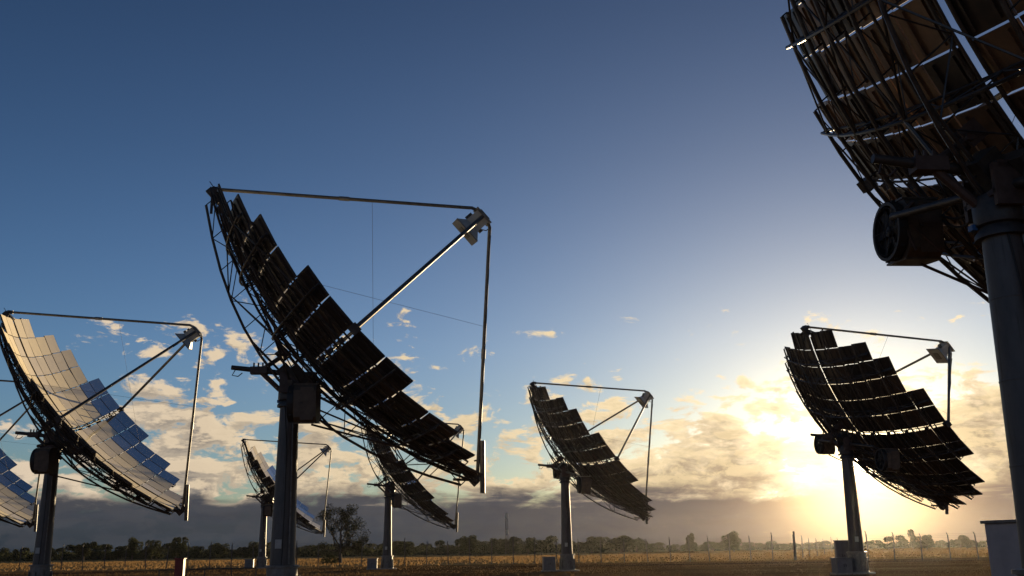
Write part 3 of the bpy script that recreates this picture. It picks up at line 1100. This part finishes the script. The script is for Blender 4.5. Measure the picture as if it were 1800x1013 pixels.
# the lone tree: recursive limbs, open crown
def lone_tree(loc, label):
    rt_ = random.Random(5)
    root = bpy.data.objects.new("gum_tree", None)
    col.objects.link(root)
    root.location = loc
    root["label"] = label
    root["category"] = "tree"
    trunk, limbs, tips = MB(), MB(), []

    def grow(p, d, ln, r, lvl):
        pts, rs = [p], [r]
        q = p.copy()
        for k in range(4):
            d2 = (d + Vector((rt_.gauss(0, .16), rt_.gauss(0, .16), rt_.gauss(0.03, .12)))).normalized()
            q = q + d2 * ln / 4
            d = d2
            pts.append(q.copy())
            rs.append(r * (1 - 0.11 * (k + 1)))
        limbs.tube(pts, rs, 5)
        if lvl >= 4:
            tips.append(q)
            return
        if lvl >= 2:
            tips.append(q)
        for k in range(rt_.choice((2, 3, 3))):
            nd = (d + Vector((rt_.gauss(0, .62), rt_.gauss(0, .62), rt_.gauss(0.12, .38)))).normalized()
            grow(q, nd, ln * rt_.uniform(.62, .82), r * 0.56, lvl + 1)
    trunk.tube([(0, 0, -0.1), (0.05, 0, 0.6), (0.0, 0.05, 1.5), (0.12, 0, 2.3)], [0.36, 0.27, 0.23, 0.21], 10)
    for d, zz, ll in ((Vector((0.45, 0.2, 1)), 2.2, 2.5), (Vector((-0.5, -0.2, 1.0)), 2.2, 2.4), (Vector((0.05, -0.4, 1.1)), 2.2, 2.4), (Vector((-0.1, 0.6, 1.0)), 2.2, 2.3),
                      (Vector((1.1, -0.1, 0.75)), 2.0, 2.2), (Vector((-1.1, 0.2, 0.7)), 2.0, 1.8), (Vector((1.25, 0.3, 0.30)), 1.7, 2.2), (Vector((-1.0, -0.5, 0.35)), 1.8, 1.4), (Vector((0.6, -0.8, 0.5)), 1.9, 1.7)):
        grow(Vector((0.1, 0, zz)), d.normalized(), ll, 0.15, 1)
    link("trunk", trunk.mesh("trunk", M["bark"], True), root)
    link("limbs", limbs.mesh("limbs", M["bark"]), root)
    cen = [(t_.x, t_.y, t_.z, 0.55) for t_ in tips]
    link("crown", cloud_mesh("crown", cen, 8000, 0.12, 3, mat=M["dark_leaf"]), root)
    bush = [(-1.3, 0.3, 0.6, 0.8), (-2.3, 0.2, 0.4, 0.6), (-0.6, -0.2, 0.5, 0.5)]
    link("suckers", cloud_mesh("suckers", bush, 700, 0.16, 4), root)
    return root, max(t_.z for t_ in tips)


lone_tree(ground_at(598, 152), "lone open-crowned tree standing on the field beside the big post")

# far trees: five builds, then copies
VAR = []
for k in range(6):
    r_ = random.Random(40 + k)
    hh = r_.uniform(5.5, 8.0)
    cen = []
    for i in range(r_.randint(7, 11)):
        a = r_.uniform(0, 6.28)
        rd = r_.uniform(0, 2.6)
        cen.append((rd * math.cos(a), rd * math.sin(a), hh * r_.uniform(0.25, 0.90), r_.uniform(0.9, 1.6)))
    cme = cloud_mesh("crown", cen, 1500, 0.38, 60 + k)
    tb = MB()
    tb.tube([(0, 0, -0.1), (0.1, 0, hh * 0.3), (0, 0.1, hh * 0.6)], [0.28, 0.2, 0.1], 6)
    for i in range(3):
        c = cen[i]
        tb.tube([(0.1, 0, hh * 0.32), (c[0] * 0.6, c[1] * 0.6, (c[2] + hh * .3) * 0.5), c[:3]], [0.12, 0.08, 0.04], 5)
    VAR.append((cme, tb.mesh("trunk", M["bark"])))


def far_tree(px, dist, var, sc, sz, rot, label, group=None):
    root = bpy.data.objects.new("field_tree", None)
    col.objects.link(root)
    root.location = ground_at(px, dist)
    root.scale = (sc, sc, sz)
    root.rotation_euler = (0, 0, rot)
    root["label"] = label
    root["category"] = "tree"
    if group:
        root["group"] = group
    link("crown", VAR[var][0], root)
    link("trunk", VAR[var][1], root)
    return root


SPECIAL = [
    (905, 330, 0, 0.9, 0.8, "bushy dark tree at the foot of the lattice mast"),
    (952, 300, 1, 1.1, 0.65, "dark round bush cluster just left of the middle dish post"),
    (1092, 300, 2, 1.9, 0.85, "broad low mound shaped tree right of the middle dish post"),
    (1212, 330, 3, 0.55, 1.0, "small slim tree in the haze right of the middle dish"),
    (1290, 300, 4, 1.0, 0.85, "round hazy tree left of the thick fence corner post"),
    (1606, 300, 5, 0.45, 0.85, "tall thin wispy tree standing above the hazy bushes at right"),
    (1562, 270, 0, 0.66, 0.50, "round hazy bush right of the post in front of the sun"),
    (1630, 265, 1, 0.80, 0.52, "wide hazy bush below the tall wispy tree"),
    (1700, 280, 3, 0.75, 0.62, "hazy tree left of the big cabinet at the right edge"),
    (148, 330, 2, 1.2, 1.0, "widest dark tree of the treeline right of the left dish post"),
    (233, 330, 4, 0.95, 1.05, "tall dark round tree of the treeline left of the red marker post"),
    (268, 330, 5, 0.9, 0.95, "dark tree of the treeline closest left of the red marker post"),
    (310, 330, 1, 1.0, 1.08, "tallest dark tree of the treeline directly behind the red marker post"),
    (712, 320, 3, 1.2, 0.8, "dark flat topped tree right of the small dish post"),
    (826, 320, 4, 1.1, 0.9, "dark round tree left of the lattice mast"),
]
rr_ = random.Random(11)
for px, d, va, sc, sz, lb in SPECIAL:
    far_tree(px, d, va, sc, sz, rr_.uniform(0, 6.28), lb)
px = -30.0
while px < 1830:
    d = rr_.uniform(340, 420)
    sc = rr_.uniform(0.7, 1.15) * (0.66 if px > 1120 else 1.0)
    where = next(w for lim, w in ((75, "left of the left dish post"), (318, "between the left dish post and the red marker post"),
                                  (455, "between the red marker post and the smallest dish"), (600, "between the big dish post and the lone tree"),
                                  (682, "between the lone tree and the small dark dish"), (891, "between the small dark dish and the lattice mast"),
                                  (998, "between the lattice mast and the middle dish"), (1396, "in the haze between the middle dish and the fence corner"),
                                  (1509, "in the bright haze left of the post before the sun"), (2000, "in the orange haze right of the post before the sun")) if px < lim)
    far_tree(px, d, rr_.randrange(6), sc * 1.15, sc * rr_.uniform(0.6, 0.95), rr_.uniform(0, 6.28),
             "small far treeline tree " + where, "distant treeline trees " + where)
    px += rr_.uniform(14, 27)

# low scrub that closes the treeline
cen = []
for k in range(1500):
    d = rr_.uniform(370, 440)
    p = ground_at(rr_.uniform(-120, 1920), d)
    hgt = rr_.uniform(0.9, 2.6) * (0.62 if p.x / p.y > 0.13 else 1.0)
    cen.append((p.x, p.y, hgt * 0.7, hgt))
sm = cloud_mesh("far_scrub", cen, 60000, 0.55, 90, 0.9)
link("far_scrub", sm, label="low dark scrub closing the distant treeline on the horizon", cat="scrub", kind="stuff")

# ------------------------------------------------------------------ haze
hz = bpy.data.materials.new("haze_air")
hz.use_nodes = True
ht = hz.node_tree
ht.nodes.clear()
pv = ht.nodes.new("ShaderNodeVolumePrincipled")
pv.inputs["Color"].default_value = (0.95, 0.93, 0.90, 1)
pv.inputs["Density"].default_value = 0.00003
pv.inputs["Anisotropy"].default_value = 0.85
ho = ht.nodes.new("ShaderNodeOutputMaterial")
ht.links.new(pv.outputs[0], ho.inputs["Volume"])
mb = MB()
mb.box((0, 187, 7.4), (1320, 690, 17.0))
link("haze", mb.mesh("haze", hz), label="thin evening haze over the dry field", cat="haze", kind="stuff")
